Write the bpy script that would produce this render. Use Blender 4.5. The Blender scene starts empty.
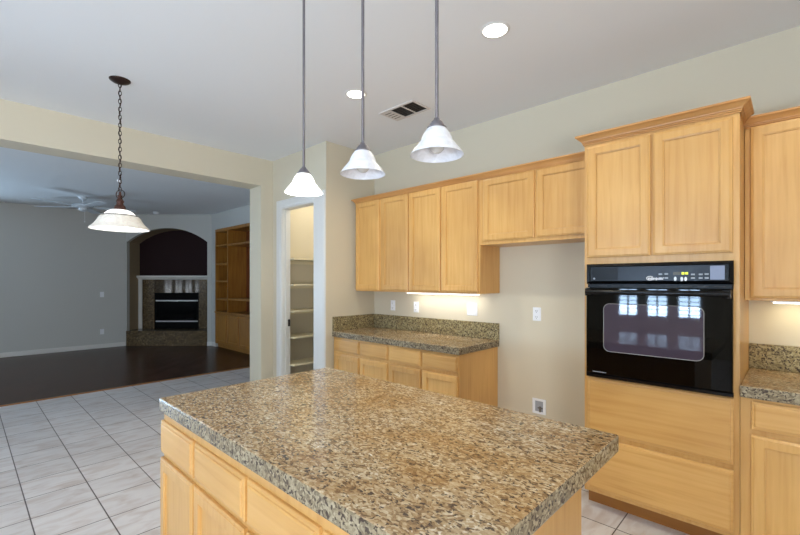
import bpy, bmesh, math, random
from mathutils import Vector, Matrix
random.seed(7)
S = bpy.context.scene
C = S.collection
PI = math.pi

def lin(c):
    return tuple(((v/255/12.92) if v/255 <= .04045 else ((v/255+.055)/1.055)**2.4) for v in c)+(1,)

# ---------------------------------------------------------------- camera
EYE = 1.452
cam_data = bpy.data.cameras.new('camera')
cam_data.sensor_width = 36
cam_data.lens = 36*416/800
cam_data.shift_y = 14/800
cam_data.clip_start = .02
cam = bpy.data.objects.new('camera', cam_data)
cam.location = (0, 0, EYE)
cam.rotation_euler = (PI/2, 0, math.atan2(394, 416))
C.objects.link(cam)
S.camera = cam

# ---------------------------------------------------------------- world
W = bpy.data.worlds.new('daylight'); S.world = W
W.use_nodes = True
bg = W.node_tree.nodes['Background']
bg.inputs[0].default_value = (.80, .90, 1, 1)
bg.inputs[1].default_value = 1.2

# ---------------------------------------------------------------- lights
def area(name, loc, direction, sx, sy, power, col, shape='RECTANGLE', spread=PI):
    l = bpy.data.lights.new(name, 'AREA')
    l.shape = shape; l.size = sx; l.size_y = sy
    l.energy = power; l.color = col; l.spread = spread
    o = bpy.data.objects.new(name, l)
    o.location = loc
    o.rotation_euler = Vector(direction).to_track_quat('-Z', 'Y').to_euler()
    C.objects.link(o); return o
DAY = (.82, .91, 1)
# daylight just outside the windows behind the camera: sky from above, sunlit ground from below; added fill beyond the east and west windows
area('sky_sink', (-2.02, -4.5, 1.6), (0, 1, -.12), 1.9, 1.7, 150, (0.46, 0.715, 1.0))
area('fill_east', (2.5, -2.0, 1.5), (-1, .05, 0), 2.4, 1.9, 16, (1.0, 1.0, 1.0))  # added fill through the east window, aimed at the header
area('sky_side', (.9, -4.5, 1.7), (-.1, 1, -.12), 1.5, 1.7, 60, (0.667, 0.833, 1.0))
area('ground_sink', (-2.02, -4.85, .85), (0, 1, .85), 2.0, 1.2, 760, (0.5, 0.715, 1.0))
area('uplight_east', (2.75, -2.0, .6), (-1, .1, .75), 2.4, 1.2, 400, (0.9, 0.95, 1.0))  # added uplight brightening the left part of the kitchen ceiling
area('sky_family', (-7.35, -7.6, 1.6), (0, 1, -.1), 2.2, 1.5, 75, (0.8, 0.88, 1.0))
area('ground_family', (-7.35, -7.6, .8), (0, 1, .6), 2.2, 1.2, 108, (0.833, 0.917, 1.0))
area('fill_family_west', (-11.4, -1.9, 1.0), (1, .2, .55), 2.4, 1.4, 300, (0.511, 0.75, 1.0))  # added fill brightening the family room ceiling
def can_or_fill_lamp(name, x, y, p):
    area(name, (x, y, 2.93), (0, 0, -1), .13, .13, p, (1, .92, .70), 'DISK', 2.6)
can_or_fill_lamp('downlight_or_fill_lamp', -1.304, 2.207, 7.5)
can_or_fill_lamp('downlight_or_fill_lamp', -2.562, 2.19, 11)
can_or_fill_lamp('downlight_or_fill_lamp', .1, 2.2, 7.5)  # unseen fill lamp added right of the oven, no fixture built
can_or_fill_lamp('downlight_or_fill_lamp', -.2, -.3, 7.5)  # unseen fill lamp added just behind the camera
can_or_fill_lamp('downlight_or_fill_lamp', -2.4, -.3, 7.5)  # unseen fill lamp added to the left, no fixture built
S.view_settings.view_transform = 'Standard'
S.view_settings.look = 'None'
S.view_settings.gamma = 1
S.view_settings.use_curve_mapping = False
S.view_settings.exposure = -0.38

# ---------------------------------------------------------------- materials
def mat(name, col, rough=.5, metal=0, spec=.5, emit=None, estr=0, coat=0):
    m = bpy.data.materials.new(name); m.use_nodes = True
    b = m.node_tree.nodes['Principled BSDF']
    b.inputs['Base Color'].default_value = lin(col)
    b.inputs['Roughness'].default_value = rough
    b.inputs['Metallic'].default_value = metal
    b.inputs['Specular IOR Level'].default_value = spec
    b.inputs['Coat Weight'].default_value = coat
    if emit:
        b.inputs['Emission Color'].default_value = lin(emit)
        b.inputs['Emission Strength'].default_value = estr
    return m

def N(m, t, **k):
    n = m.node_tree.nodes.new(t)
    for a, v in k.items(): setattr(n, a, v)
    return n
def L(m, a, b): m.node_tree.links.new(a, b)
def ramp(m, stops, interp='LINEAR'):
    r = N(m, 'ShaderNodeValToRGB'); e = r.color_ramp
    e.interpolation = interp
    while len(e.elements) > 1: e.elements.remove(e.elements[-1])
    e.elements[0].position = stops[0][0]; e.elements[0].color = lin(stops[0][1])
    for p, c in stops[1:]:
        x = e.elements.new(p); x.color = lin(c)
    return r
def coords(m, scale=(1, 1, 1), loc=(0, 0, 0)):
    t = N(m, 'ShaderNodeTexCoord'); mp = N(m, 'ShaderNodeMapping')
    mp.inputs['Scale'].default_value = scale; mp.inputs['Location'].default_value = loc
    L(m, t.outputs['Object'], mp.inputs['Vector']); return mp.outputs['Vector']
def mix(m, fac, a, b, mode='MIX'):
    n = N(m, 'ShaderNodeMix', data_type='RGBA', blend_type=mode)
    for s, v in ((n.inputs[0], fac), (n.inputs[6], a), (n.inputs[7], b)):
        if hasattr(v, 'is_output'): L(m, v, s)
        else: s.default_value = v
    return n.outputs[2]
def bump(m, height, strength, dist=.002):
    n = N(m, 'ShaderNodeBump'); n.inputs['Strength'].default_value = strength
    n.inputs['Distance'].default_value = dist
    L(m, height, n.inputs['Height'])
    L(m, n.outputs['Normal'], m.node_tree.nodes['Principled BSDF'].inputs['Normal'])

def wall_paint(name, col):
    m = mat(name, col, .75, spec=.25)
    n = N(m, 'ShaderNodeTexNoise'); n.inputs['Scale'].default_value = 160; n.inputs['Detail'].default_value = 2
    L(m, coords(m), n.inputs['Vector'])
    bump(m, n.outputs['Fac'], .12, .001)
    return m

def wood(name, stops, scale, rough=.36, knots=True):
    m = mat(name, (200, 150, 90), rough, spec=.45, coat=.3)
    m.node_tree.nodes['Principled BSDF'].inputs['Coat Roughness'].default_value = .25
    inf = N(m, 'ShaderNodeObjectInfo')
    t = N(m, 'ShaderNodeTexCoord')
    add = N(m, 'ShaderNodeVectorMath', operation='MULTIPLY_ADD')
    add.inputs[1].default_value = (1, 1, 1)
    sc = N(m, 'ShaderNodeVectorMath', operation='SCALE'); sc.inputs[0].default_value = (7, 5, 3)
    L(m, inf.outputs['Random'], sc.inputs['Scale'])
    L(m, t.outputs['Object'], add.inputs[0]); L(m, sc.outputs[0], add.inputs[2])
    mp = N(m, 'ShaderNodeMapping'); mp.inputs['Scale'].default_value = scale
    L(m, add.outputs[0], mp.inputs['Vector'])
    a = N(m, 'ShaderNodeTexNoise'); a.inputs['Scale'].default_value = 1; a.inputs['Detail'].default_value = 5
    a.inputs['Distortion'].default_value = .35
    L(m, mp.outputs[0], a.inputs['Vector'])
    r = ramp(m, stops); L(m, a.outputs['Fac'], r.inputs[0])
    b = N(m, 'ShaderNodeTexNoise'); b.inputs['Scale'].default_value = 1.7; b.inputs['Detail'].default_value = 2
    L(m, add.outputs[0], b.inputs['Vector'])
    r2 = ramp(m, [(.3, (232, 226, 222)), (.7, (255, 255, 255))]); L(m, b.outputs['Fac'], r2.inputs[0])
    col = mix(m, 1.0, r.outputs[0], r2.outputs[0], 'MULTIPLY')
    # slight difference from board to board
    hs = N(m, 'ShaderNodeHueSaturation')
    mr = N(m, 'ShaderNodeMapRange'); mr.inputs[3].default_value = .95; mr.inputs[4].default_value = 1.04
    L(m, inf.outputs['Random'], mr.inputs[0]); L(m, mr.outputs[0], hs.inputs['Value'])
    L(m, col, hs.inputs['Color'])
    L(m, hs.outputs[0], m.node_tree.nodes['Principled BSDF'].inputs['Base Color'])
    return m

MAPLE = [(.2, (210, 157, 86)), (.45, (221, 172, 101)), (.6, (225, 177, 107)), (.85, (230, 184, 117))]
M = {}
M['wall'] = wall_paint('cream_wall_paint', (211, 201, 179))
M['family_wall'] = wall_paint('daylight_grey_wall', (196, 196, 192))  # cool dim daylight on these walls is put into the grey
M['ceiling'] = wall_paint('ceiling_paint', (235, 236, 237))
M['family_ceiling'] = M['ceiling']
M['white'] = mat('white_trim_paint', (222, 220, 216), .4, spec=.35)
M['niche'] = wall_paint('maroon_wall_paint', (40, 22, 24))
M['niche_side'] = wall_paint('taupe_wall_paint', (150, 132, 106))
M['maple'] = wood('maple_vertical_grain', MAPLE, (44, 44, 2.2))
M['maple_h'] = wood('maple_horizontal_grain', MAPLE, (2.2, 44, 44))
M['maple_edge'] = wood('maple_moulding_grain', [(.2, (188, 128, 66)), (.5, (210, 154, 90)), (.85, (224, 172, 108))], (1.6, 26, 26))
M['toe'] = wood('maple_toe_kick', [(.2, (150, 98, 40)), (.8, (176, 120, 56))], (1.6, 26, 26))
M['oak'] = wood('golden_oak', [(.2, (138, 88, 26)), (.5, (168, 114, 42)), (.85, (182, 128, 54))], (26, 26, 1.6), .45)
M['oak_shaded'] = wood('golden_oak_shaded', [(.2, (112, 54, 16)), (.5, (132, 68, 22)), (.85, (146, 80, 30))], (26, 26, 1.6), .55)  # darker copy of the oak, shade inside the cubbies put into its colour
M['black'] = mat('black_enamel', (9, 9, 11), .2, spec=.3)
M['soot'] = mat('black_firebox', (10, 10, 10), .6, spec=.1)
M['fire_glass'] = mat('fire_glass', (5, 5, 6), .1, spec=.15)
M['black_satin'] = mat('black_satin_plastic', (14, 15, 19), .35, spec=.25)
M['black_glass'] = mat('black_oven_glass', (4, 4, 4), .03, spec=.2)
M['panel'] = mat('control_membrane', (26, 29, 38), .3, spec=.3)
M['panel_pale'] = mat('control_membrane_pale', (126, 134, 158), .3)
M['mark_white'] = mat('white_print', (235, 238, 242), .5)
M['mark_grey'] = mat('grey_print', (160, 164, 172), .5)
M['display'] = mat('display_amber', (70, 56, 24), .3)
M['display_lit'] = mat('display_lit', (220, 225, 60), .4, emit=(225, 235, 50), estr=.8)
M['bronze'] = mat('dark_bronze', (58, 42, 36), .4, metal=.7)
M['rust'] = mat('rust_bronze', (76, 48, 40), .5, metal=.5)
M['pewter'] = mat('pewter_metal', (128, 124, 130), .35, metal=.8)
M['fan_white'] = mat('fan_white', (214, 220, 226), .4)
M['plastic'] = mat('white_plastic', (238, 240, 244), .35)
M['slot'] = mat('dark_slot', (40, 38, 38), .6)
M['steel'] = mat('bright_steel', (196, 198, 200), .3, metal=.9)
M['vent_dark'] = mat('vent_shadow_grey', (112, 106, 100), .6)
M['vent_white'] = mat('vent_white', (214, 208, 202), .5)
M['shelf'] = mat('shelf_paint', (226, 214, 182), .5)
M['can_glow'] = mat('downlight_glow', (255, 255, 255), .5, emit=(255, 250, 240), estr=6)
M['strip_glow'] = mat('striplight_glow', (255, 255, 255), .5, emit=(255, 246, 222), estr=3)
M['bulb'] = mat('frosted_bulb', (205, 203, 200), .15)

def frosted(name, col, glow, strength):
    m = mat(name, col, .35, emit=glow, estr=strength)
    n = N(m, 'ShaderNodeTexNoise'); n.inputs['Scale'].default_value = 22; n.inputs['Detail'].default_value = 6
    n.inputs['Distortion'].default_value = 2
    L(m, coords(m), n.inputs['Vector'])
    lo = tuple(int(v*.93) for v in col)
    r = ramp(m, [(.35, lo), (.6, col)]); L(m, n.outputs['Fac'], r.inputs[0])
    b = m.node_tree.nodes['Principled BSDF']
    L(m, r.outputs[0], b.inputs['Base Color'])
    b.inputs['Subsurface Weight'].default_value = 0
    return m
M['glass_lit'] = frosted('alabaster_glass_lit', (250, 250, 250), (255, 252, 246), 1.6)
M['glass_white'] = frosted('alabaster_glass', (226, 227, 234), (250, 250, 255), .05)
M['glass_cream'] = frosted('alabaster_glass_cream', (240, 234, 224), (255, 244, 226), .16)

def granite(name, stops, fleck, seed, top=True, scale=150):
    m = mat(name, (180, 150, 110), .13 if top else .2, spec=.5 if top else .3)
    b = m.node_tree.nodes['Principled BSDF']
    v = coords(m, (.62, 1, 1) if top else (1, 1, 1), (seed, seed*.7, 0))
    d = N(m, 'ShaderNodeTexNoise'); d.inputs['Scale'].default_value = 40; d.inputs['Detail'].default_value = 3
    L(m, v, d.inputs['Vector'])
    off = N(m, 'ShaderNodeVectorMath', operation='MULTIPLY_ADD'); off.inputs[1].default_value = (.03, .03, .03)
    L(m, d.outputs['Color'], off.inputs[0]); L(m, v, off.inputs[2])
    vo = N(m, 'ShaderNodeTexVoronoi'); vo.inputs['Scale'].default_value = scale
    L(m, off.outputs[0], vo.inputs['Vector'])
    sx = N(m, 'ShaderNodeSeparateColor'); L(m, vo.outputs['Color'], sx.inputs[0])
    fn = N(m, 'ShaderNodeTexNoise'); fn.inputs['Scale'].default_value = 60; fn.inputs['Detail'].default_value = 7; fn.inputs['Roughness'].default_value = .75
    L(m, off.outputs[0], fn.inputs['Vector'])
    fr = N(m, 'ShaderNodeMapRange'); fr.inputs[1].default_value = .28; fr.inputs[2].default_value = .72; L(m, fn.outputs['Fac'], fr.inputs[0])
    av = mix(m, .5, sx.outputs[0], fr.outputs[0])
    r = ramp(m, stops, 'LINEAR'); L(m, av, r.inputs[0])
    # golden drifts and pale drifts
    big = N(m, 'ShaderNodeTexNoise'); big.inputs['Scale'].default_value = 4.5; big.inputs['Detail'].default_value = 4
    big.inputs['Distortion'].default_value = 1.2
    L(m, v, big.inputs['Vector'])
    rb = ramp(m, [(.34, (255, 254, 252)), (.5, (246, 234, 214)), (.64, (226, 198, 156))]); L(m, big.outputs['Fac'], rb.inputs[0])
    col = mix(m, .75 if top else .3, r.outputs[0], rb.outputs[0], 'MULTIPLY')
    # dark flecks
    f = N(m, 'ShaderNodeTexVoronoi'); f.inputs['Scale'].default_value = 190 if top else 130
    L(m, off.outputs[0], f.inputs['Vector'])
    sf = N(m, 'ShaderNodeSeparateColor'); L(m, f.outputs['Color'], sf.inputs[0])
    rf = ramp(m, [(0, (255, 255, 255)), (fleck, (0, 0, 0))], 'CONSTANT'); L(m, sf.outputs[1], rf.inputs[0])
    inv = N(m, 'ShaderNodeMath', operation='MULTIPLY'); inv.inputs[1].default_value = .9
    L(m, rf.outputs[0], inv.inputs[0])
    col = mix(m, inv.outputs[0], col, lin((62, 50, 46)))
    L(m, col, b.inputs['Base Color'])
    return m
GTOP = [(0, (58, 48, 42)), (.22, (112, 92, 72)), (.38, (156, 132, 102)), (.55, (180, 160, 130)), (.74, (204, 192, 170)), (1, (242, 240, 236))]
GEDGE = [(0, (62, 55, 48)), (.25, (112, 101, 84)), (.5, (146, 134, 111)), (.8, (176, 165, 140)), (1, (206, 200, 186))]
GSPLASH = [(0, (60, 54, 42)), (.25, (116, 103, 76)), (.5, (154, 141, 104)), (.8, (184, 172, 134)), (1, (208, 202, 180))]
M['granite_splash'] = granite('granite_olive_gold', GSPLASH, .2, 9, False, 110)
M['granite'] = granite('granite_gold', GTOP, .10, 3)
M['granite_edge'] = granite('granite_grey_gold', GEDGE, .2, 9, False, 110)
M['granite_dark'] = granite('granite_fireplace', [(0, (40, 32, 24)), (.35, (84, 70, 50)), (.7, (120, 104, 76)), (1, (168, 152, 122))], .25, 5, False, 60)

def tile_floor():
    m = mat('ceramic_tile', (206, 198, 196), .32, spec=.4)
    t = N(m, 'ShaderNodeTexCoord'); mp = N(m, 'ShaderNodeMapping')
    px, py = .3290, .3357
    mp.inputs['Scale'].default_value = (1/px, 1/py, 1)
    mp.inputs['Location'].default_value = (3.389/px, -.628/py, 0)
    L(m, t.outputs['Object'], mp.inputs['Vector'])
    br = N(m, 'ShaderNodeTexBrick', offset=0, squash=1)
    br.inputs['Scale'].default_value = 1; br.inputs['Mortar Size'].default_value = .011
    br.inputs['Brick Width'].default_value = 1; br.inputs['Row Height'].default_value = 1
    br.inputs['Mortar Smooth'].default_value = .1; br.inputs['Bias'].default_value = 0
    br.inputs['Color1'].default_value = lin((224, 220, 219)); br.inputs['Color2'].default_value = lin((213, 209, 208))
    br.inputs['Mortar'].default_value = lin((88, 78, 76))
    L(m, mp.outputs[0], br.inputs['Vector'])
    n = N(m, 'ShaderNodeTexNoise'); n.inputs['Scale'].default_value = 6; n.inputs['Detail'].default_value = 7; n.inputs['Distortion'].default_value = .8
    sm = N(m, 'ShaderNodeMapping'); sm.inputs['Scale'].default_value = (2.4, .8, 1)
    L(m, t.outputs['Object'], sm.inputs['Vector']); L(m, sm.outputs[0], n.inputs['Vector'])
    r = ramp(m, [(.3, (218, 206, 200)), (.55, (246, 246, 248)), (.75, (255, 255, 255))]); L(m, n.outputs['Fac'], r.inputs[0])
    col = mix(m, .8, br.outputs['Color'], r.outputs[0], 'MULTIPLY')
    L(m, col, m.node_tree.nodes['Principled BSDF'].inputs['Base Color'])
    inv = N(m, 'ShaderNodeMath', operation='SUBTRACT'); inv.inputs[0].default_value = 1
    L(m, br.outputs['Fac'], inv.inputs[1])
    bump(m, inv.outputs[0], .5, .003)
    return m
M['tile'] = tile_floor()

def plank_floor():
    m = mat('dark_hardwood', (70, 42, 32), .26, spec=.1)
    t = N(m, 'ShaderNodeTexCoord'); mp = N(m, 'ShaderNodeMapping')
    mp.inputs['Rotation'].default_value = (0, 0, math.radians(45))
    L(m, t.outputs['Object'], mp.inputs['Vector'])
    br = N(m, 'ShaderNodeTexBrick', offset=.37, squash=1)
    br.inputs['Scale'].default_value = 1; br.inputs['Mortar Size'].default_value = .0015
    br.inputs['Brick Width'].default_value = 1.1; br.inputs['Row Height'].default_value = .11
    br.inputs['Color1'].default_value = lin((92, 62, 46)); br.inputs['Color2'].default_value = lin((60, 38, 28))
    br.inputs['Mortar'].default_value = lin((24, 14, 10))
    L(m, mp.outputs[0], br.inputs['Vector'])
    n = N(m, 'ShaderNodeTexNoise'); n.inputs['Scale'].default_value = 1; n.inputs['Detail'].default_value = 5
    m2 = N(m, 'ShaderNodeMapping'); m2.inputs['Scale'].default_value = (2, 40, 1)
    L(m, mp.outputs[0], m2.inputs['Vector']); L(m, m2.outputs[0], n.inputs['Vector'])
    r = ramp(m, [(.3, (170, 150, 140)), (.7, (255, 255, 255))]); L(m, n.outputs['Fac'], r.inputs[0])
    col = mix(m, 1, br.outputs['Color'], r.outputs[0], 'MULTIPLY')
    L(m, col, m.node_tree.nodes['Principled BSDF'].inputs['Base Color'])
    return m
M['plank'] = plank_floor()

def pane_material():
    m = bpy.data.materials.new('window_glass'); m.use_nodes = True
    nt = m.node_tree; nt.nodes.remove(nt.nodes['Principled BSDF'])
    tr = N(m, 'ShaderNodeBsdfTransparent'); gl = N(m, 'ShaderNodeBsdfGlossy'); gl.inputs['Roughness'].default_value = .02
    mx = N(m, 'ShaderNodeMixShader'); mx.inputs[0].default_value = .06
    L(m, tr.outputs[0], mx.inputs[1]); L(m, gl.outputs[0], mx.inputs[2])
    L(m, mx.outputs[0], nt.nodes['Material Output'].inputs['Surface'])
    return m
M['pane'] = pane_material()

# ---------------------------------------------------------------- mesh helpers
def box(bm, x0, x1, y0, y1, z0, z1, bev=0, seg=1):
    v = [bm.verts.new((x, y, z)) for z in (z0, z1) for y in (y0, y1) for x in (x0, x1)]
    fs = [bm.faces.new([v[i] for i in f]) for f in ((0, 2, 3, 1), (4, 5, 7, 6), (0, 1, 5, 4), (2, 6, 7, 3), (0, 4, 6, 2), (1, 3, 7, 5))]
    if bev:
        es = list({e for f in fs for e in f.edges})
        bmesh.ops.bevel(bm, geom=es, offset=bev, segments=seg, affect='EDGES', profile=.5)

def front(bm, x0, x1, z0, z1, y, loops):
    """a board facing -Y: loops are (inset, depth behind y), from the back edge round to the middle"""
    rows = []
    for i, d in loops:
        rows.append([bm.verts.new(p) for p in ((x0+i, y+d, z0+i), (x1-i, y+d, z0+i), (x1-i, y+d, z1-i), (x0+i, y+d, z1-i))])
    for a, b in zip(rows, rows[1:]):
        for k in range(4):
            bm.faces.new((a[k], a[(k+1) % 4], b[(k+1) % 4], b[k]))
    bm.faces.new(rows[-1]); bm.faces.new(rows[0][::-1])

def lathe(bm, cx, cy, prof, n=40, close=False):
    rows = []
    for r, z in prof:
        if r < 1e-5: rows.append([bm.verts.new((cx, cy, z))])
        else: rows.append([bm.verts.new((cx+r*math.cos(2*PI*k/n), cy+r*math.sin(2*PI*k/n), z)) for k in range(n)])
    for a, b in zip(rows, rows[1:]):
        for k in range(n):
            q = [a[k % len(a)], a[(k+1) % len(a)], b[(k+1) % len(b)], b[k % len(b)]]
            q = list(dict.fromkeys(q))
            if len(q) > 2: bm.faces.new(q)

def tube(bm, pts, r, n=10, closed=False):
    pts = [Vector(p) for p in pts]; rows = []
    m = len(pts)
    up = None
    for i, p in enumerate(pts):
        if closed: t = pts[(i+1) % m]-pts[i-1]
        else: t = pts[min(i+1, m-1)]-pts[max(i-1, 0)]
        t.normalize()
        if up is None: up = t.orthogonal().normalized()
        up = (up-t*up.dot(t)).normalized()
        s = t.cross(up)
        rr = r[i] if isinstance(r, (list, tuple)) else r
        rows.append([bm.verts.new(p+up*rr*math.cos(2*PI*k/n)+s*rr*math.sin(2*PI*k/n)) for k in range(n)])
    pairs = list(zip(rows, rows[1:]))
    if closed: pairs.append((rows[-1], rows[0]))
    for a, b in pairs:
        for k in range(n): bm.faces.new((a[k], a[(k+1) % n], b[(k+1) % n], b[k]))
    if not closed:
        bm.faces.new(rows[0][::-1]); bm.faces.new(rows[-1])

def prism(bm, poly, axis, a0, a1):
    """extrude a 2-D outline along an axis ('x': (y,z), 'y': (x,z), 'z': (x,y))"""
    def P(p, a): return {'x': (a, p[0], p[1]), 'y': (p[0], a, p[1]), 'z': (p[0], p[1], a)}[axis]
    A = [bm.verts.new(P(p, a0)) for p in poly]; B = [bm.verts.new(P(p, a1)) for p in poly]
    n = len(poly)
    for k in range(n): bm.faces.new((A[k], A[(k+1) % n], B[(k+1) % n], B[k]))
    bm.faces.new(A[::-1]); bm.faces.new(B)

def obj(name, bm, m, parent=None, off=None, smooth=False):
    bmesh.ops.recalc_face_normals(bm, faces=bm.faces)
    if off is not None: bmesh.ops.translate(bm, verts=bm.verts, vec=-Vector(off))
    me = bpy.data.meshes.new(name); bm.to_mesh(me); bm.free()
    if smooth:
        for p in me.polygons: p.use_smooth = True
        try: me.set_sharp_from_angle(angle=math.radians(40))
        except Exception: pass
    for mm in (m if isinstance(m, list) else [m]): me.materials.append(mm)
    o = bpy.data.objects.new(name, me); C.objects.link(o)
    if parent: o.parent = parent
    return o

class Thing:
    """an Empty at the base of a thing; parts are given in world coordinates"""
    def __init__(s, name, label, cat, loc=(0, 0, 0), group=None, rotz=0, local=False):
        s.e = bpy.data.objects.new(name, None); C.objects.link(s.e)
        s.e.empty_display_size = .05
        s.e.location = loc; s.e.rotation_euler = (0, 0, rotz); s.off = None if local else loc
        tag(s.e, label, cat, group)
    def part(s, name, bm, m, parent=None, smooth=False, label=None):
        o = obj(name, bm, m, parent or s.e, s.off, smooth)
        if label: o['label'] = label
        return o
def tag(o, label, cat, group=None):
    o['label'] = label; o['category'] = cat
    if group: o['group'] = group
    return o
def single(name, bm, m, label, cat, loc, group=None, smooth=False):
    o = obj(name, bm, m, None, loc, smooth); o.location = loc
    return tag(o, label, cat, group)
def copy_thing(root, delta, label):
    r = root.copy(); C.objects.link(r)
    r.location = root.location+Vector(delta); r['label'] = label
    for ch in root.children:
        c = ch.copy(); C.objects.link(c); c.parent = r
        for g in ch.children:
            d = g.copy(); C.objects.link(d); d.parent = c
    return r
def struct(name, bm, m, parent=None, smooth=False):
    o = obj(name, bm, m, parent, None, smooth)
    if not parent: o['kind'] = 'structure'
    return o
def B(*boxes, bev=0, seg=1):
    bm = bmesh.new()
    for b in boxes: box(bm, *b, bev=bev, seg=seg)
    return bm

# ================================================================ THE SETTING
CEIL = 2.963
BACK = 3.41          # plane of the cabinet wall
HX = -4.76           # kitchen face of the header
struct('floor', B((-6.685, 2.3, -7.2, 4.6, -.1, 0)), M['tile'])
struct('floor_family_room', B((-11.2, -6.685, -7.5, 4.6, -.1, .004)), M['plank'])
struct('ceiling', B((-11.2, 2.3, -7.5, 4.6, CEIL, CEIL+.1)), M['ceiling'])
# cabinet wall, alcove side and pantry
struct('wall_back', B((-3.65, 2.3, BACK, BACK+.1, 0, CEIL)), M['wall'])
struct('wall_alcove', B((-3.75, -3.65, 2.8, 4.1, 0, CEIL)), M['wall'])
struct('wall_pantry', B((HX, -4.545, 2.70, 2.80, 0, CEIL), (-4.545, -3.855, 2.70, 2.80, 2.35, CEIL), (-3.855, -3.65, 2.70, 2.80, 0, CEIL)), M['wall'])
struct('wall_pantry_back', B((HX, -3.75, 4.0, 4.1, 0, CEIL)), M['wall'])
# opening to the family room: stub wall on the right and header above
struct('wall_left', B((-5.05, HX, 2.54, 4.1, 0, CEIL)), M['wall'])
struct('wall_header', B((-5.05, HX, -2.6, 2.54, 2.632, CEIL)), M['wall'])
struct('wall_left_end', B((-5.05, HX, -7.2, -2.6, 0, CEIL)), M['wall'])
struct('wall_right', B((2.2, 2.3, -.8, BACK, 0, CEIL), (2.2, 2.3, -4.3, -3.2, 0, CEIL), (2.2, 2.3, -3.2, -.8, 0, .2), (2.2, 2.3, -3.2, -.8, 2.4, CEIL)), M['wall'])

def holed_wall(name, y0, y1, x0, x1, holes, m):
    bm = bmesh.new(); x = x0
    for a, b, z0, z1 in holes:
        box(bm, x, a, y0, y1, 0, CEIL); box(bm, a, b, y0, y1, 0, z0); box(bm, a, b, y0, y1, z1, CEIL); x = b
    box(bm, x, x1, y0, y1, 0, CEIL)
    struct(name, bm, m)
kw = [(-2.76, -2.36, .72, 2.25), (-2.22, -1.82, .72, 2.25), (-1.68, -1.28, .72, 2.25), (.3, 1.5, .9, 2.25)]
holed_wall('wall_south', -4.3, -4.2, HX, 2.3, kw, M['wall'])
fw = [(-8.2, -7.86, .88, 2.1), (-7.76, -7.42, .88, 2.1), (-7.32, -6.98, .88, 2.1), (-6.88, -6.54, .88, 2.1)]
holed_wall('wall_family_south', -7.2, -7.1, -11.0, -5.05, fw, M['family_wall'])
n = 0
for hs, y in ((kw, -4.25), (fw, -7.15)):
    for a, b, z0, z1 in hs:
        n += 1
        f = struct('window_%d' % n, B((a, a+.03, y-.05, y+.03, z0, z1), (b-.03, b, y-.05, y+.03, z0, z1), (a+.03, b-.03, y-.05, y+.03, z0, z0+.03), (a+.03, b-.03, y-.05, y+.03, z1-.03, z1),
                   ((a+b)/2-.012, (a+b)/2+.012, y-.03, y+.03, z0+.03, z1-.03)), M['white'])
        o = obj('pane', B((a+.03, b-.03, y-.045, y-.041, z0+.03, z1-.03)), M['pane'], f)
        # plantation shutter louvres, opened
        bm = bmesh.new(); z = z0+.07
        while z < z1-.05:
            prism(bm, [(y-.028, z-.004), (y+.028, z+.012), (y+.028, z+.017), (y-.028, z+.001)], 'x', a+.032, b-.032); z += .085
        obj('louvre', bm, M['white'], f)
# family room
struct('wall_family_west', B((-11.04, -10.94, -7.2, -3.2, 0, CEIL), (-11.04, -10.94, -3.2, -.7, 0, .5), (-11.04, -10.94, -3.2, -.7, 2.3, CEIL), (-11.04, -10.94, -.7, 2.572, 0, CEIL)), M['family_wall'])
def added_window(name, x0, x1, a, b, z0, z1):
    xm = (x0+x1)/2
    f = struct(name, B((x0, x1, a, a+.05, z0, z1), (x0, x1, b-.05, b, z0, z1), (x0, x1, a+.05, b-.05, z0, z0+.05), (x0, x1, a+.05, b-.05, z1-.05, z1), (x0+.01, x1-.01, (a+b)/2-.03, (a+b)/2+.03, z0+.05, z1-.05)), M['white'])
    obj('pane', B((xm-.003, xm+.003, a+.05, b-.05, z0+.05, z1-.05)), M['pane'], f)
added_window('window_10', -11.03, -10.95, -3.2, -.7, .5, 2.3)  # unseen window added to let fill onto the family room ceiling
added_window('window_11', 2.21, 2.29, -3.2, -.8, .2, 2.4)  # unseen window added to let fill onto the header and left ceiling
# frame of the corner wall: x along the wall, y into it
ROT = math.atan2(.6877, .726)
P0 = (-10.94, 2.565, 0)
def corner(o): o.location = P0; o.rotation_euler = (0, 0, ROT); return o
# corner wall with an arched niche
LW, A0, A1, SPR, APX, ND = 1.93, .012, 1.832, 2.343, 2.66, .47
arc = []
hw = (A1-A0)/2; rise = APX-SPR; R_ = (hw*hw+rise*rise)/(2*rise)
for k in range(25):
    t = -1+2*k/24; ang = t*math.asin(hw/R_)
    arc.append((A0+hw+R_*math.sin(ang), APX-R_+R_*math.cos(ang)))
bm = bmesh.new()
prism(bm, [(-.06, 0), (A0, 0)]+arc+[(A1, 0), (LW, 0), (LW, CEIL), (-.06, CEIL)], 'y', 0, .10)
corner(struct('wall_corner', bm, M['family_wall']))
bm = bmesh.new()      # niche lining: left side, vault, right side
out = [(A0, .0)]+arc+[(A1, 0)]
outer = [(A0-.04, 0)]+[(x+(-.04 if x < A0+.2 else .04 if x > A1-.2 else 0), z+.05) for x, z in arc]+[(A1+.04, 0)]
for (p, q), (u, v) in zip(zip(out, out[1:]), zip(outer, outer[1:])):
    prism(bm, [p, q, v, u], 'y', .10, ND)
corner(struct('trim_1', bm, M['niche_side']))
corner(struct('wall_niche', B((-.04, 1.9, ND, ND+.08, 0, CEIL)), M['niche']))
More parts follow.
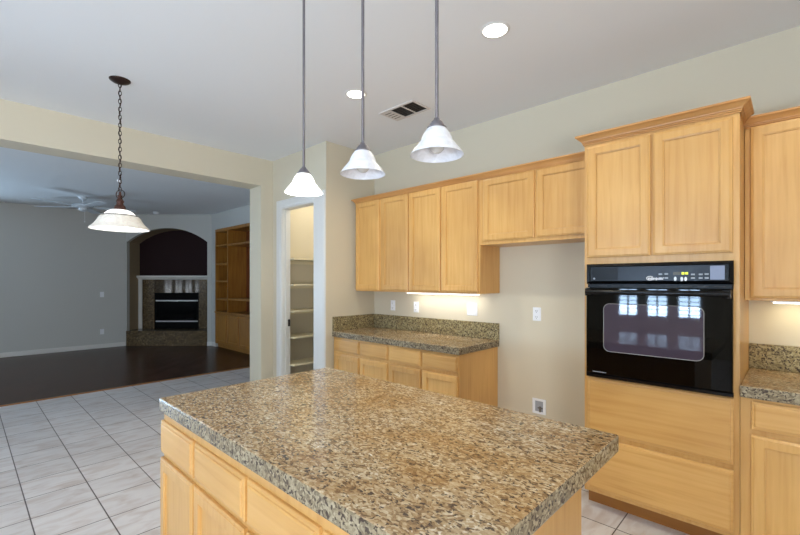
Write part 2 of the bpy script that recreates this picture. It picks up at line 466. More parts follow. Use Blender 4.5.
# right wall of the family room, with the recess for the bookcase
FY = 3.90
BX0, BX1, BZ = -9.32, -6.9, 2.60
struct('wall_family_north', B((-9.62, BX0-.01, FY, FY+.42, 0, CEIL), (BX0-.01, BX1+.01, FY, FY+.42, BZ+.01, CEIL), (BX1+.01, -5.05, FY, FY+.42, 0, CEIL), (BX0-.01, BX1+.01, FY+.40, FY+.42, 0, BZ+.01)), M['family_wall'])
# baseboards
def base(name, x0, x1, y0, y1): struct(name, B((x0, x1, y0, y1, .004, .095), bev=.004), M['white'])
base('baseboard_west', -10.94, -10.925, -7.1, 2.55)
base('baseboard_north', -9.57, BX0-.01, FY-.015, FY)
base('baseboard_pantry', HX+.0, -4.652, 2.686, 2.70)
base('baseboard_left', HX, HX+.014, 2.54, 2.686)
base('baseboard_jamb', -5.05, HX+.014, 2.526, 2.54)
base('baseboard_back', -1.95, -1.0, BACK-.015, BACK)
corner(struct('baseboard_corner', B((A1, LW, -.015, 0, .004, .095), bev=.004), M['white']))
# threshold between hardwood and tile
struct('trim_2', B((-6.70, -6.67, -7.1, 3.9, 0, .012), bev=.003), M['toe'])

# pantry doorway: jambs, casing, latch plate
bm = B((-4.545, -4.527, 2.695, 2.805, 0, 2.35), (-3.873, -3.855, 2.695, 2.805, 0, 2.35), (-4.527, -3.873, 2.695, 2.805, 2.332, 2.35),
       (-4.527, -4.517, 2.735, 2.765, 0, 2.332))
dr = struct('door_1', bm, M['white'])
bm = bmesh.new()
def casing(x0, x1, z0, z1):
    front(bm, x0, x1, z0, z1, 2.680, [(0, .02), (0, .006), (.008, .002), (.02, .004), (.03, 0)])
casing(-4.65, -4.537, 0, 2.44); casing(-3.863, -3.655, 0, 2.44); casing(-4.537, -3.863, 2.342, 2.44)
obj('casing', bm, M['white'], dr)
o = obj('strike_plate', B((-4.529, -4.521, 2.766, 2.80, .90, .985)), M['slot'], dr)
o['label'] = 'dark metal latch plate on white door jamb'

# pantry shelves on its left wall
SHELF = ['topmost cream pantry shelf, above eye level', 'second pantry shelf from the top, cream painted', 'middle cream pantry shelf level with the door latch',
         'fourth pantry shelf from the top, cream painted', 'lowest cream pantry shelf seen just above the island edge']
for lab, z in zip(SHELF, (1.74, 1.42, 1.09, .765, .425)):
    t = Thing('pantry_shelf', lab, 'shelf', (-4.6, 3.4, z), 'shelves in the pantry')
    t.part('board', B((HX, -4.46, 2.81, 3.99, z-.02, z), bev=.002), M['shelf'])
    t.part('cleat', B((HX, HX+.018, 2.81, 3.99, z-.06, z-.02)), M['shelf'])
pl = bpy.data.lights.new('pantry_lamp', 'POINT'); pl.energy = 19; pl.color = (1, .97, .84); pl.shadow_soft_size = .08
plo = bpy.data.objects.new('pantry_lamp', pl); plo.location = (-4.1, 3.4, 2.75); C.objects.link(plo)

# ================================================================ CABINETS
DOOR = [(0, .019), (0, .007), (.003, .004), (.009, .003), (.012, 0), (.050, 0), (.0515, .003), (.056, .004), (.058, .011), (.060, .011)]
DRAWER = [(0, .019), (0, .010), (.003, .007), (.012, .006), (.014, .002), (.019, 0)]
def door(t, x0, x1, z0, z1, y, m='maple', name='door'):
    bm = bmesh.new(); front(bm, x0, x1, z0, z1, y, DOOR); return t.part(name, bm, M[m])
def drawer(t, x0, x1, z0, z1, y, m='maple_h'):
    bm = bmesh.new(); front(bm, x0, x1, z0, z1, y, DRAWER); return t.part('drawer', bm, M[m])
CROWN = [(0, 0), (.007, 0), (.007, .007), (.003, .008), (.011, .010), (.011, .016), (.007, .017), (.015, .019), (.016, .024), (.022, .030), (.036, .044), (.042, .046), (.046, .050), (.046, .060), (0, .060)]
def crown(bm, x0, x1, yf, yb, z, left=True, right=True, sc=1.0, ybl=None, ybr=None):
    rows = []
    for o, dz in CROWN:
        o *= sc; dz *= sc
        pts = []
        pts += [(x0-o, ybl or yb), (x0-o, yf-o)] if left else [(x0, yf-o)]
        pts += [(x1+o, yf-o), (x1+o, ybr or yb)] if right else [(x1, yf-o)]
        rows.append([bm.verts.new((x, y, z+dz)) for x, y in pts])
    n = len(rows); m = len(rows[0])
    for a in range(n):
        b = (a+1) % n
        for k in range(m-1): bm.faces.new((rows[a][k], rows[a][k+1], rows[b][k+1], rows[b][k]))
    bm.faces.new([r[0] for r in rows]); bm.faces.new([r[-1] for r in rows][::-1])

# --- base cabinets on the left of the cabinet wall
def base_cabinet(x0, x1, units, label, yf=2.80, yb=BACK-.003, side=True):
    t = Thing('base_cabinet', label, 'cabinet', ((x0+x1)/2, yf, 0))
    t.part('body', B((x0, x1, yf, yb, .10, .852), bev=.001), M['maple'])
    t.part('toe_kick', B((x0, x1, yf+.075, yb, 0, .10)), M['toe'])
    for a, b in units:
        drawer(t, a, b, .70, .836, yf-.019)
        door(t, a, b, .125, .672, yf-.019)
    return t
base_cabinet(-3.645, -2.795, [(-3.625, -3.222), (-3.20, -2.806)], 'maple base cabinet with two drawers in the alcove corner, beside the pantry wall')
base_cabinet(-2.793, -1.985, [(-2.785, -2.392), (-2.372, -1.995)], 'maple base cabinet with exposed end panel beside the empty refrigerator space')
# --- base cabinet right of the oven
t = Thing('base_cabinet', 'maple base cabinet right of the black wall oven, under short granite worktop', 'cabinet', (.25, 2.80, 0))
t.part('body', B((-.204, .71, 2.80, BACK-.003, .10, .852), bev=.001), M['maple'])
t.part('toe_kick', B((-.204, .71, 2.875, BACK-.003, 0, .10)), M['toe'])
for a, b in ((-.160, .245), (.265, .69)):
    drawer(t, a, b, .695, .838, 2.781); door(t, a, b, .125, .665, 2.781)

def worktop(name, label, x0, x1, yf, yb, splash, loc, side=None, z0=.853, z1=.914):
    t = Thing(name, label, 'worktop', loc)
    bm = B((x0, x1, yf, yb, z0, z1), bev=.007, seg=2)
    for f in bm.faces: f.material_index = 0 if f.normal.z > .9 or f.calc_center_median().z > z1-.003 else 1
    t.part('slab', bm, [M['granite'], M['granite_edge']])
    if splash: t.part('backsplash', B((x0, x1, yb-.02, yb, z1, 1.067), bev=.003), M['granite_splash'])
    if side: t.part('side_splash', B((side, side+.02, yf+.005, yb-.02, z1, 1.067), bev=.003), M['granite_splash'])
    return t
worktop('granite_worktop', 'speckled granite worktop with backsplash on the left base cabinets, below the striplight', -3.65, -1.967, 2.776, BACK-.002, True, (-2.8, 3.1, .853), side=-3.65)
worktop('granite_worktop', 'short granite worktop with backsplash right of the black oven, cut by the photo edge', -.205, .72, 2.776, BACK-.002, True, (.25, 3.1, .853))

# --- upper cabinets
UB, UT, UF = 1.345, 2.334, 3.08
def upper(x0, x1, z0, doors, label, dz0, dz1):
    t = Thing('upper_cabinet', label, 'cabinet', ((x0+x1)/2, UF, z0))
    t.part('body', B((x0, x1, UF, BACK-.003, z0, UT), bev=.001), M['maple'])
    for a, b in doors: door(t, a, b, dz0, dz1, UF-.019)
    return t
upper(-3.60, -2.79, UB, [(-3.595, -3.212), (-3.183, -2.797)], 'tall maple wall cabinet with two doors, nearest the alcove corner', 1.36, 2.33)
upper(-2.789, -1.965, UB, [(-2.783, -2.393), (-2.375, -1.985)], 'tall maple wall cabinet with two doors and bare side panel, left of the refrigerator space', 1.36, 2.33)
upper(-1.964, -.991, 1.765, [(-1.93, -1.468), (-1.45, -1.0)], 'short maple wall cabinet with two doors bridging the empty refrigerator space', 1.795, 2.318)
bm = bmesh.new(); crown(bm, -3.60, -.992, UF-.004, BACK-.003, 2.325, True, False, .85)
single('crown_moulding', bm, M['maple_edge'], 'stepped maple crown moulding along the top of the left wall cabinets', 'moulding', (-2.3, UF, 2.325))
t = upper(-.204, .71, UB, [(-.178, .245), (.265, .69)], 'maple wall cabinet right of the oven tower, cut by the right photo edge', 1.36, 2.322)
bm = bmesh.new(); crown(bm, -.205, .71, UF-.004, BACK-.003, 2.318, False, True, .95); t.part('crown', bm, M['maple_edge'])

# --- tall oven cabinet
t = Thing('oven_cabinet', 'tall maple cabinet holding the black wall oven, two doors above, two drawers below', 'cabinet', (-.6, 2.80, 0))
OX0, OX1, OY = -.992, -.206, 2.80
bm = B((OX0, OX0+.025, OY, BACK-.003, .10, 2.40), (OX1-.025, OX1, OY, BACK-.003, .10, 2.40), (OX0+.025, OX1-.025, OY, BACK-.003, 1.563, 2.39),
       (OX0+.025, OX1-.025, OY, BACK-.003, .10, .846), (OX0+.025, OX1-.025, BACK-.02, BACK-.003, .846, 1.563))
t.part('body', bm, M['maple'])
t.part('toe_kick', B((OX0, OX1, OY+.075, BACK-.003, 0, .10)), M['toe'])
door(t, -.972, -.613, 1.605, 2.318, 2.781); door(t, -.600, -.234, 1.605, 2.318, 2.781)
drawer(t, -.972, -.230, .487, .836, 2.781); drawer(t, -.972, -.230, .125, .458, 2.781)
bm = bmesh.new(); crown(bm, OX0, OX1, OY-.002, BACK-.003, 2.335, True, True, 1.0, 3.03, 3.03)
t.part('crown', bm, M['maple_edge'])

# ================================================================ WALL OVEN
t = Thing('wall_oven', 'black built-in wall oven with glass door and control panel', 'oven', (-.6, 2.78, .85))
X0, X1 = -.966, -.230
t.part('body', B((X0+.01, X1-.01, 2.785, 3.36, .8465, 1.56), bev=.002), M['black_satin'])
# control panel fascia with a recessed membrane
bm = bmesh.new()
front(bm, X0-.002, X1+.002, 1.437, 1.562, 2.757, [(0, .028), (0, .012), (.008, .004), (.016, .0), (.020, .005), (.022, .005)])
cp = t.part('control_panel', bm, M['black'])
t.part('membrane', B((X0+.03, X1-.03, 2.7585, 2.762, 1.456, 1.542), bev=.001), M['panel'], cp)
t.part('cover_flap', B((X0+.035, X0+.185, 2.757, 2.7586, 1.462, 1.538)), M['black_satin'], cp)
t.part('pale_overlay', B((-0.326, X1-.034, 2.757, 2.7586, 1.462, 1.536), bev=.0005), M['panel_pale'], cp)
YF = 2.7572
t.part('display', B((-0.494, -0.459, YF-.001, YF+.0013, 1.489, 1.506)), M['display'], cp)
lm = -0.439
t.part('lit_digits', B((-0.454, lm-.002, YF-.001, YF+.0013, 1.491, 1.504), (lm+.002, -0.424, YF-.001, YF+.0013, 1.491, 1.504)), M['display_lit'], cp)
def disc(bm, cx, cz, rx, rz, y0, y1, n=16): prism(bm, [(cx+rx*math.cos(2*PI*k/n), cz+rz*math.sin(2*PI*k/n)) for k in range(n)], 'y', y0, y1)
for cx, cz in [(-0.484, 1.467), (-0.453, 1.466), (-0.435, 1.466)]:
    bm = bmesh.new(); disc(bm, cx, cz, .0065, .012, YF-.001, YF+.0013)
    t.part('button', bm, M['mark_white'], cp)
for cx, cz in [(-0.556, 1.494), (-0.527, 1.495), (-0.556, 1.472), (-0.527, 1.472), (-0.402, 1.491), (-0.402, 1.471), (-0.367, 1.491), (-0.341, 1.492), (-0.367, 1.471), (-0.341, 1.471)]:
    t.part('button', B((cx-.009, cx+.009, YF-.001, YF+.0013, cz-.0045, cz+.0045), bev=.001), M['mark_grey'], cp)
bm = bmesh.new(); disc(bm, X0+.048, 1.470, .006, .006, YF-.001, YF+.0012); t.part('round_mark', bm, M['mark_grey'], cp)
def text_mesh(txt, size, shear=0):
    cu = bpy.data.curves.new('lettering', 'FONT'); cu.body = txt; cu.size = size; cu.extrude = .0006; cu.offset = .0007; cu.shear = shear
    cu.align_x = 'CENTER'; cu.align_y = 'CENTER'
    o = bpy.data.objects.new('lettering', cu); C.objects.link(o)
    me = bpy.data.meshes.new_from_object(o.evaluated_get(bpy.context.evaluated_depsgraph_get()))
    bpy.data.objects.remove(o); b = bmesh.new(); b.from_mesh(me); bpy.data.meshes.remove(me)
    bmesh.ops.rotate(b, verts=b.verts, cent=(0, 0, 0), matrix=Matrix.Rotation(PI/2, 3, 'X')); return b
bm = text_mesh('Whirlpool', .019, .3); bmesh.ops.translate(bm, verts=bm.verts, vec=(-0.583, YF-.0004, 1.468))
t.part('logo_lettering', bm, M['mark_white'], cp)
bm = bmesh.new()     # the swoosh ring of the logo
pts = [(-0.608+.018*math.cos(a), YF-.0003, 1.471+.011*math.sin(a)) for a in [math.radians(30+15*k) for k in range(20)]]
tube(bm, pts, .0018, 6); t.part('logo_ring', bm, M['mark_white'], cp)
# vent strip between the panel and the door
bm = B((X0+.004, X1-.004, 2.772, 2.786, 1.415, 1.436))
t.part('vent_strip', bm, M['black_satin'])
bm = bmesh.new()
for k in range(9):
    x = X0+.07+k*.073; box(bm, x, x+.05, 2.7705, 2.7725, 1.423, 1.427)
t.part('vent_slots', bm, M['slot'])
# door: glass with a lighter window, handle
bm = bmesh.new(); front(bm, X0, X1, .872, 1.413, 2.751, [(0, .034), (0, .006), (.006, 0), (.010, 0)])
dd = t.part('door', bm, M['black_glass'])
def rrect(x0, x1, z0, z1, r, n=8):
    o = []
    for cx, cz, a0 in ((x1-r, z1-r, 0), (x0+r, z1-r, 90), (x0+r, z0+r, 180), (x1-r, z0+r, 270)):
        for k in range(n+1):
            a = math.radians(a0+90*k/n); o.append((cx+r*math.cos(a), cz+r*math.sin(a)))
    return o
WX0, WX1, WZ0, WZ1 = -.860, -.352, 1.020, 1.315
M['oven_window'] = mat('oven_window_glass', (66, 57, 68), .03, spec=.35, coat=.1)
M['oven_window'].node_tree.nodes['Principled BSDF'].inputs['Coat Roughness'].default_value = .02
M['window_line'] = mat('oven_window_line', (150, 146, 140), .3)
bm = bmesh.new(); prism(bm, rrect(WX0, WX1, WZ0, WZ1, .035), 'y', 2.7502, 2.756); t.part('window', bm, M['oven_window'], dd)
bm = bmesh.new(); tube(bm, [(x, 2.7502, z) for x, z in rrect(WX0, WX1, WZ0, WZ1, .035)], .0018, 6, True); t.part('window_outline', bm, M['window_line'], dd)
bm = bmesh.new()
hp = [(X0+.012, 1.388), ]
box(bm, X0+.004, X0+.040, 2.715, 2.752, 1.362, 1.410, bev=.006, seg=2); box(bm, X1-.040, X1-.004, 2.715, 2.752, 1.362, 1.410, bev=.006, seg=2)
tube(bm, [(X0+.01, 2.718, 1.386), (X0+.2, 2.712, 1.386), (X1-.2, 2.712, 1.386), (X1-.01, 2.718, 1.386)], .0155, 16)
t.part('handle', bm, M['black'], dd, smooth=True)
t.part('door_print', B((-.925, -.845, 2.7502, 2.7515, .884, .888)), M['mark_grey'], dd)
bm = bmesh.new(); front(bm, X0-.002, X1+.002, .848, .870, 2.757, [(0, .026), (0, .004), (.004, 0)]); t.part('bottom_trim', bm, M['black'])

# ================================================================ ISLAND
IX0, IX1, IY0, IY1 = -2.122, -.564, .649, 1.56
t = Thing('island_cabinet', 'freestanding maple island cabinet under the large granite top, drawers over doors', 'cabinet', (-1.33, 1.1, 0))
t.part('body', B((IX0, IX1, IY0, IY1, .10, .852), bev=.001), M['maple'])
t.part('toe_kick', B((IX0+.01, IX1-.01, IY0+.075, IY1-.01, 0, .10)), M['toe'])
for a, b in ((-2.124, -1.745), (-1.726, -1.305), (-1.286, -.895), (-.876, -.585)):
    drawer(t, a, b, .664, .812, IY0-.019); door(t, a, b, .125, .642, IY0-.019)
worktop('granite_island_top', 'large speckled gold granite slab on the kitchen island in the foreground', -2.132, -.446, .629, 1.592, False, (-1.28, 1.1, .853))

# ================================================================ SMALL WALL THINGS
def outlet(x, z, label, w=.072, h=.116, kind='outlet'):
    t = Thing('power_outlet' if kind == 'outlet' else 'light_switch', label, kind if kind != 'outlet' else 'outlet', (x, BACK, z), 'white wall plates on the kitchen wall')
    bm = bmesh.new(); front(bm, x-w/2, x+w/2, z-h/2, z+h/2, BACK-.006, [(0, .006), (0, .003), (.004, 0)]); t.part('cover_plate', bm, M['plastic'])
    if kind == 'outlet':
        for dz in (-.026, .026):
            r = t.part('receptacle', B((x-.017, x+.017, BACK-.009, BACK-.005, z+dz-.017, z+dz+.017), bev=.004), M['plastic'])
            t.part('slots', B((x-.008, x-.005, BACK-.0095, BACK-.0085, z+dz-.004, z+dz+.008), (x+.005, x+.008, BACK-.0095, BACK-.0085, z+dz-.004, z+dz+.008), (x-.003, x+.003, BACK-.0095, BACK-.0085, z+dz-.012, z+dz-.007)), M['slot'], r)
    else:
        for dx in (-.024, .024):
            t.part('rocker', B((x+dx-.017, x+dx+.017, BACK-.011, BACK-.005, z-.034, z+.034), bev=.002), M['plastic'])
    return t
outlet(-3.34, 1.178, 'white outlet plate on the kitchen wall nearest the alcove corner')
outlet(-2.985, 1.174, 'white outlet plate in the middle, left end of the striplight glow')
outlet(-2.265, 1.18, 'wide white double switch plate on the right of the striplight glow', w=.118, kind='switch')
outlet(-1.606, 1.172, 'white outlet plate on bare wall of the refrigerator space')
# water supply box
t = Thing('water_supply_box', 'white recessed water supply box low on the refrigerator space wall', 'water box', (-1.585, BACK, .385))
x, z = -1.585, .383
bm = bmesh.new()
for q in ((x-.06, x-.036, z-.065, z+.065), (x+.036, x+.06, z-.065, z+.065)): box(bm, q[0], q[1], BACK-.008, BACK, q[2], q[3], bev=.002)
for q in ((x-.036, x+.036, z-.065, z-.045), (x-.036, x+.036, z+.045, z+.065)): box(bm, q[0], q[1], BACK-.008, BACK, q[2], q[3])
t.part('frame', bm, M['plastic'])
t.part('back', B((x-.036, x+.036, BACK-.003, BACK, z-.045, z+.045)), M['mark_grey'])
bm = bmesh.new(); tube(bm, [(x+.012, BACK-.012, z-.044), (x+.012, BACK-.012, z+.0)], .009, 10); tube(bm, [(x-.008, BACK-.012, z-.012), (x+.034, BACK-.012, z-.012)], .006, 8)
t.part('valve', bm, M['vent_dark'])
def far_plate(y, z, label):
    t = Thing('wall_plate', label, 'wall plate', (-10.94, y, z), 'plates on the far family room wall')
    t.part('cover_plate', B((-10.94, -10.933, y-.036, y+.036, z-.058, z+.058), bev=.002), M['plastic'])
    t.part('toggle', B((-10.933, -10.927, y-.012, y+.012, z-.03, z+.03)), M['plastic'])
far_plate(2.115, 1.17, 'white switch plate at chest height on the far grey wall')
far_plate(2.115, .36, 'white outlet plate low on the far grey wall')

# under-cabinet lights
def strip(x0, x1, p, label, col):
    t = Thing('under_cabinet_light', label, 'light', ((x0+x1)/2, 3.3, UB-.03))
    t.part('housing', B((x0, x1, 3.25, 3.34, UB-.012, UB-.0005), bev=.002), M['plastic'])
    t.part('diffuser', B((x0+.01, x1-.01, 3.26, 3.33, UB-.022, UB-.012), bev=.003), M['strip_glow'])
    a = area('striplight_lamp', ((x0+x1)/2, 3.295, UB-.025), (0, .15, -1), x1-x0-.05, .05, p, col)
strip(-3.0, -2.12, 2.3, 'bright striplight under the left wall cabinets', (1, .99, .94))
strip(-.10, .60, 1.7, 'warm striplight under the wall cabinet right of the oven', (1, .90, .56))

# ================================================================ CEILING THINGS
def downlight(x, y, label):
    t = Thing('recessed_light', label, 'ceiling light', (x, y, CEIL), 'recessed ceiling lights')
    bm = bmesh.new(); lathe(bm, x, y, [(.070, CEIL-.001), (.072, CEIL-.006), (.082, CEIL-.005), (.088, CEIL)], 48); t.part('trim_ring', bm, M['white'], smooth=True)
    bm = bmesh.new(); lathe(bm, x, y, [(0, CEIL-.004), (.071, CEIL-.004), (.071, CEIL)], 48); t.part('lens', bm, M['can_glow'])
downlight(-1.304, 2.207, 'recessed ceiling light nearer the oven, right of the pendant rods')
downlight(-2.562, 2.19, 'recessed ceiling light behind the middle pendant rod')

t = Thing('ceiling_vent', 'rectangular ceiling air vent with dark slots, between two pendant rods', 'vent', (-2.5, 2.69, CEIL))
vx0, vx1, vy0, vy1 = -2.70, -2.30, 2.58, 2.815
bm = B((vx0, vx1, vy0, vy0+.022, CEIL-.008, CEIL), (vx0, vx1, vy1-.018, vy1, CEIL-.008, CEIL), (vx0, vx0+.12, vy0+.022, vy1-.018, CEIL-.008, CEIL), (vx1-.018, vx1, vy0+.022, vy1-.018, CEIL-.008, CEIL),
       ((vx0+.12+vx1-.018)/2-.006, (vx0+.12+vx1-.018)/2+.006, vy0+.022, vy1-.018, CEIL-.009, CEIL))
t.part('frame', bm, M['vent_white'])
t.part('backing', B((vx0+.12, vx1-.018, vy0+.022, vy1-.018, CEIL-.002, CEIL)), M['slot'])
for k in range(7):
    y = vy0+.038+k*.027
    bm = bmesh.new(); prism(bm, [(y-.006, CEIL-.008), (y-.003, CEIL-.008), (y+.007, CEIL-.002), (y+.004, CEIL-.002)], 'x', vx0+.12, vx1-.018)
    t.part('slat', bm, M['vent_dark'])
for k in range(4):
    y = vy0+.05+k*.04; x = vx0+.022
    t.part('slot', B((x, x+.075, y, y+.012, CEIL-.0085, CEIL-.0075)), M['vent_dark'])

# island pendants
def pendant(x, y, label, glass, bulb=None, power=0):
    zb = 1.880
    t = Thing('pendant_light', label, 'pendant light', (x, y, zb), 'pendant lights over the island')
    bm = bmesh.new(); lathe(bm, x, y, [(0, CEIL-.028), (.03, CEIL-.028), (.055, CEIL-.018), (.062, CEIL-.004), (.062, CEIL)], 36); t.part('canopy', bm, M['pewter'], smooth=True)
    bm = bmesh.new(); tube(bm, [(x, y, CEIL-.026), (x, y, zb+.116)], .0062, 14); t.part('rod', bm, M['pewter'], smooth=True)
    bm = bmesh.new(); lathe(bm, x, y, [(0, zb+.126), (.009, zb+.126), (.012, zb+.119), (.018, zb+.114), (.025, zb+.103), (.028, zb+.096), (.033, zb+.094), (.033, zb+.087), (0, zb+.087)], 36)
    t.part('socket_cup', bm, M['pewter'], smooth=True)
    prof = [(.027, .090), (.033, .089), (.0385, .082), (.0445, .073), (.051, .0595), (.0535, .051), (.0555, .0465), (.0605, .041), (.069, .030), (.079, .018), (.087, .007), (.090, .002), (.0905, .0)]
    bm = bmesh.new(); lathe(bm, x, y, [(r, zb+z) for r, z in prof]+[(r-.004, zb+z+.001) for r, z in prof[::-1]], 56)
    t.part('glass_shade', bm, glass, smooth=True)
    bm = bmesh.new(); lathe(bm, x, y, [(0, zb+.006), (.014, zb+.010), (.024, zb+.020), (.027, zb+.032), (.022, zb+.048), (.014, zb+.062), (.013, zb+.087), (0, zb+.088)], 24)
    t.part('bulb', bm, bulb or M['bulb'], smooth=True)
    if power:
        l = bpy.data.lights.new('pendant_lamp', 'POINT'); l.energy = power; l.color = (.9, .92, 1); l.shadow_soft_size = .03
        o = bpy.data.objects.new('pendant_lamp', l); o.location = (x, y, zb-.01); C.objects.link(o)
pendant(-1.72, 1.14, 'lowest looking bell pendant, leftmost of three, glowing bright white', M['glass_lit'], power=3)
pendant(-1.250, 1.104, 'middle of the three white bell pendants over the island', M['glass_white'])
pendant(-.880, 1.111, 'rightmost white bell pendant, largest in view, bulb visible inside', M['glass_white'])

# chain-hung dining pendant
cx, cy = -3.67, .821
t = Thing('chandelier', 'wide cream glass bowl pendant hanging on a dark chain left of the island', 'pendant light', (cx, cy, 1.846))
bm = bmesh.new(); lathe(bm, cx, cy, [(0, CEIL-.034), (.012, CEIL-.032), (.03, CEIL-.026), (.055, CEIL-.016), (.068, CEIL-.006), (.070, CEIL)], 40); t.part('canopy', bm, M['bronze'], smooth=True)
bm = bmesh.new(); z = CEIL-.040; k = 0
while z > 2.135:
    pts = []
    for a in range(14):
        an = 2*PI*a/14; dx = .0085*math.cos(an); dz = .019*math.sin(an)
        pts.append((cx+(dx if k % 2 else 0)*.8+(0 if k % 2 else dx*.6), cy+(0 if k % 2 else dx), z+dz))
    tube(bm, pts, .0028, 6, True); z -= .030; k += 1
t.part('chain', bm, M['bronze'], smooth=True)
bm = bmesh.new()     # cord winding through the chain
tube(bm, [(cx+.006*math.sin(i*.9), cy+.006*math.cos(i*.9), CEIL-.03-i*.02) for i in range(41)], .0022, 6)
pts = [(cx+.012+.042*math.sin(a)*.8, cy+.02*math.sin(a), 2.105+.032*math.cos(a)) for a in [i*.5 for i in range(14)]]
tube(bm, pts, .003, 6); t.part('cord', bm, M['bronze'], smooth=True)
bm = bmesh.new(); lathe(bm, cx-.018, cy, [(0, 2.195), (.012, 2.198), (.016, 2.207), (.012, 2.218), (0, 2.222)], 16); t.part('cord_tag', bm, M['plastic'], smooth=True)
bm = bmesh.new(); lathe(bm, cx, cy, [(0, 2.125), (.007, 2.122), (.008, 2.10), (.018, 2.095), (.012, 2.082), (.018, 2.066), (.028, 2.052), (.022, 2.040), (.024, 2.026), (.034, 2.016), (.038, 2.0), (.040, 1.985), (0, 1.985)], 36)
t.part('stem', bm, M['rust'], smooth=True)
K_ = .82
up = [(r*K_, z) for r, z in ((.040, 1.990), (.070, 1.986), (.095, 1.976), (.118, 1.958), (.132, 1.944))]
bm = bmesh.new(); lathe(bm, cx, cy, up+[(r-.004, z-.004) for r, z in up[::-1]], 64); t.part('shade_dome', bm, M['glass_lit'], smooth=True)
bm = bmesh.new(); lathe(bm, cx, cy, [(r*K_, z) for r, z in ((.130, 1.946), (.1365, 1.947), (.1365, 1.940), (.130, 1.939))], 64); t.part('band', bm, M['bronze'], smooth=True)
lo = [(r*K_, z) for r, z in ((.134, 1.942), (.150, 1.938), (.162, 1.926), (.178, 1.902), (.196, 1.880), (.216, 1.862), (.232, 1.852), (.236, 1.846))]
bm = bmesh.new(); lathe(bm, cx, cy, lo+[(r-.004, z-.003) for r, z in lo[::-1]], 64); t.part('shade_bell', bm, M['glass_cream'], smooth=True)
l = bpy.data.lights.new('chandelier_lamp', 'POINT'); l.energy = 3; l.color = (.9, .92, 1); l.shadow_soft_size = .05
o = bpy.data.objects.new('chandelier_lamp', l); o.location = (cx, cy, 1.86); C.objects.link(o)

# ceiling fan in the family room
fx, fy = -9.231, 1.503
t = Thing('ceiling_fan', 'white five-blade ceiling fan in the dark family room', 'fan', (fx, fy, 2.72))
bm = bmesh.new(); lathe(bm, fx, fy, [(0, 2.905), (.03, 2.905), (.06, 2.93), (.075, 2.955), (.075, CEIL)], 32); t.part('canopy', bm, M['fan_white'], smooth=True)
bm = bmesh.new(); tube(bm, [(fx, fy, 2.91), (fx, fy, 2.83)], .014, 12); t.part('downrod', bm, M['fan_white'], smooth=True)
bm = bmesh.new(); lathe(bm, fx, fy, [(0, 2.845), (.06, 2.842), (.13, 2.835), (.160, 2.815), (.165, 2.79), (.14, 2.775), (.08, 2.765), (0, 2.765)], 40); t.part('motor', bm, M['fan_white'], smooth=True)
bm = bmesh.new(); lathe(bm, fx, fy, [(0, 2.768), (.06, 2.765), (.07, 2.75), (.065, 2.72), (.03, 2.705), (0, 2.702)], 32); t.part('switch_housing', bm, M['fan_white'], smooth=True)
bm = bmesh.new(); tube(bm, [(fx+.03, fy+.02, 2.71), (fx+.03, fy+.02, 2.53)], .003, 6); lathe(bm, fx+.03, fy+.02, [(0, 2.535), (.008, 2.528), (.010, 2.515), (0, 2.505)], 10)
t.part('pull_chain', bm, M['plastic'])
for k in range(5):
    a = math.radians(43.4+180+3+72*k)
    bm = bmesh.new()
    pl_ = [(.20, -.045), (.27, -.06), (.76, -.072), (.80, -.05), (.80, .05), (.76, .072), (.27, .06), (.20, .045)]
    prism(bm, pl_, 'z', -.004, .004); box(bm, .10, .24, -.02, .02, .004, .010)
    bmesh.ops.rotate(bm, verts=bm.verts, cent=(0, 0, 0), matrix=Matrix.Rotation(math.radians(-5), 3, 'X'))
    bmesh.ops.rotate(bm, verts=bm.verts, cent=(0, 0, 0), matrix=Matrix.Rotation(a, 3, 'Z'))
    bmesh.ops.translate(bm, verts=bm.verts, vec=(fx, fy, 2.785))
    t.part('blade', bm, M['fan_white'])
x, y = -10.1, 2.93
bm = bmesh.new(); lathe(bm, x, y, [(0, CEIL-.045), (.04, CEIL-.045), (.058, CEIL-.03), (.065, CEIL-.01), (.065, CEIL)], 32)
single('smoke_detector', bm, M['plastic'], 'small white smoke detector on the family room ceiling', 'smoke detector', (x, y, CEIL), smooth=True)

# ================================================================ CORNER FIREPLACE (local frame of the corner wall)
def ct(name, label, cat): return Thing(name, label, cat, P0, None, ROT, local=True)
HZ = .342
t = ct('hearth', 'raised granite hearth in front of the corner fireplace', 'hearth')
t.part('riser', B((A0, A1, -.02, .425, .004, HZ-.025), bev=.002), M['granite_dark'])
t.part('hearth_slab', B((A0, A1, -.03, .425, HZ-.025, HZ), bev=.004), M['granite_dark'])
SY = .43   # face of the surround
t = ct('fireplace_surround', 'polished granite tile surround framing the black fireplace opening', 'fireplace')
FX0, FX1, FZ1 = .38, 1.43, 1.185
m_gl = M['granite_dark']
t.part('side_slab', B((.10, FX0, SY, ND, HZ, 1.50), bev=.002), m_gl)
t.part('side_slab', B((FX1, A1-.002, SY, ND, HZ, 1.50), bev=.002), m_gl)
m_pol = granite('granite_polished', [(0, (50, 44, 38)), (.5, (84, 74, 60)), (1, (120, 110, 92))], .2, 2, False, 70)
m_pol.node_tree.nodes['Principled BSDF'].inputs['Roughness'].default_value = .04
m_pol.node_tree.nodes['Principled BSDF'].inputs['Specular IOR Level'].default_value = .22
t.part('lintel_slab', B((FX0, FX1, SY, ND, FZ1, 1.50), bev=.002), m_pol)
t = ct('fireplace_mantel', 'white mantel shelf and leg over the corner fireplace', 'mantel')
bm = bmesh.new(); prism(bm, [(SY+.0, 1.50), (SY-.03, 1.50), (SY-.045, 1.53), (SY-.085, 1.55), (SY-.085, 1.59), (ND, 1.59), (ND, 1.50)], 'x', A0+.002, A1-.002)
t.part('mantel_shelf', bm, M['white'])
t.part('leg', B((A0+.002, .098, SY-.02, ND, HZ, 1.50), bev=.004), M['white'])
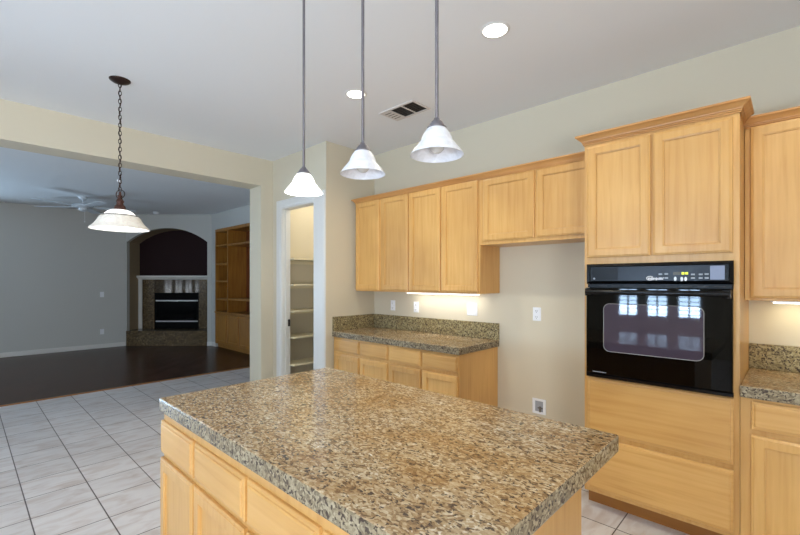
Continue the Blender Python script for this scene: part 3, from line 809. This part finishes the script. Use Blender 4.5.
t = ct('fireplace_insert', 'black metal fireplace insert with two bright trim bars', 'fireplace')
t.part('firebox', B((FX0+.005, FX1-.005, SY+.005, ND, HZ+.002, FZ1-.002), bev=.003), M['soot'])
t.part('glass', B((FX0+.06, FX1-.06, SY-.002, SY+.006, .56, .985)), M['fire_glass'])
t.part('trim_bar', B((FX0+.04, FX1-.02, SY-.012, SY+.006, .985, 1.015), bev=.004), M['steel'], label='bright metal bar above the fire glass')
t.part('trim_bar', B((FX0+.04, FX1-.02, SY-.012, SY+.006, .50, .530), bev=.004), M['steel'], label='bright metal bar below the fire glass')
bm = bmesh.new()
bm.free()
for k in range(4):
    for z in (1.05+.03*k, .37+.03*k): t.part('louvre', B((FX0+.06, FX1-.06, SY-.001, SY+.006, z, z+.01)), M['soot'])

# ================================================================ BUILT-IN BOOKCASE
t = Thing('built_in_bookcase', 'golden oak built-in bookcase with cubbies and television niche beyond the opening', 'bookcase', (-8.1, FY, 0))
by, bb = FY-.02, FY+.395
def K(*b, bev=.001): return B(*b, bev=bev)
cx1, cx2 = -8.70, -7.52
t.part('upper_frame', K((BX0, BX0+.05, by, bb, .76, BZ), (cx1-.025, cx1+.025, by, bb, .80, BZ-.06), (cx2-.025, cx2+.025, by, bb, .80, BZ-.06), (BX1-.05, BX1, by, bb, .76, BZ), (BX0+.05, BX1-.05, by, bb, BZ-.06, BZ)), M['oak'])
t.part('back_panel', K((BX0+.05, BX1-.05, bb-.01, bb, .80, BZ-.06)), M['oak_shaded'])
for z in (2.235, 1.835, 1.455, 1.065):
    t.part('shelf', K((BX0+.05, cx1-.025, by+.005, bb-.01, z-.02, z+.02)), M['oak'])
    t.part('shelf', K((cx2+.025, BX1-.05, by+.005, bb-.01, z-.02, z+.02)), M['oak'])
t.part('shelf', K((cx1+.025, cx2-.025, by+.005, bb-.01, 2.205, 2.245)), M['oak'])
t.part('shelf', K((cx1+.025, cx2-.025, by+.005, bb-.01, 1.06, 1.10)), M['oak'])
t.part('ledge', K((BX0, BX1, by-.015, bb, .76, .80)), M['oak'])
t.part('base', K((BX0, BX1, by, bb, .09, .76), (BX0, BX1, by+.06, bb, .004, .09)), M['oak'])
for a, b in ((-9.29, -8.74), (-8.70, -8.17), (-8.13, -7.58), (-7.54, -6.94)):
    door(t, a, b, .12, .735, by-.019, 'oak')
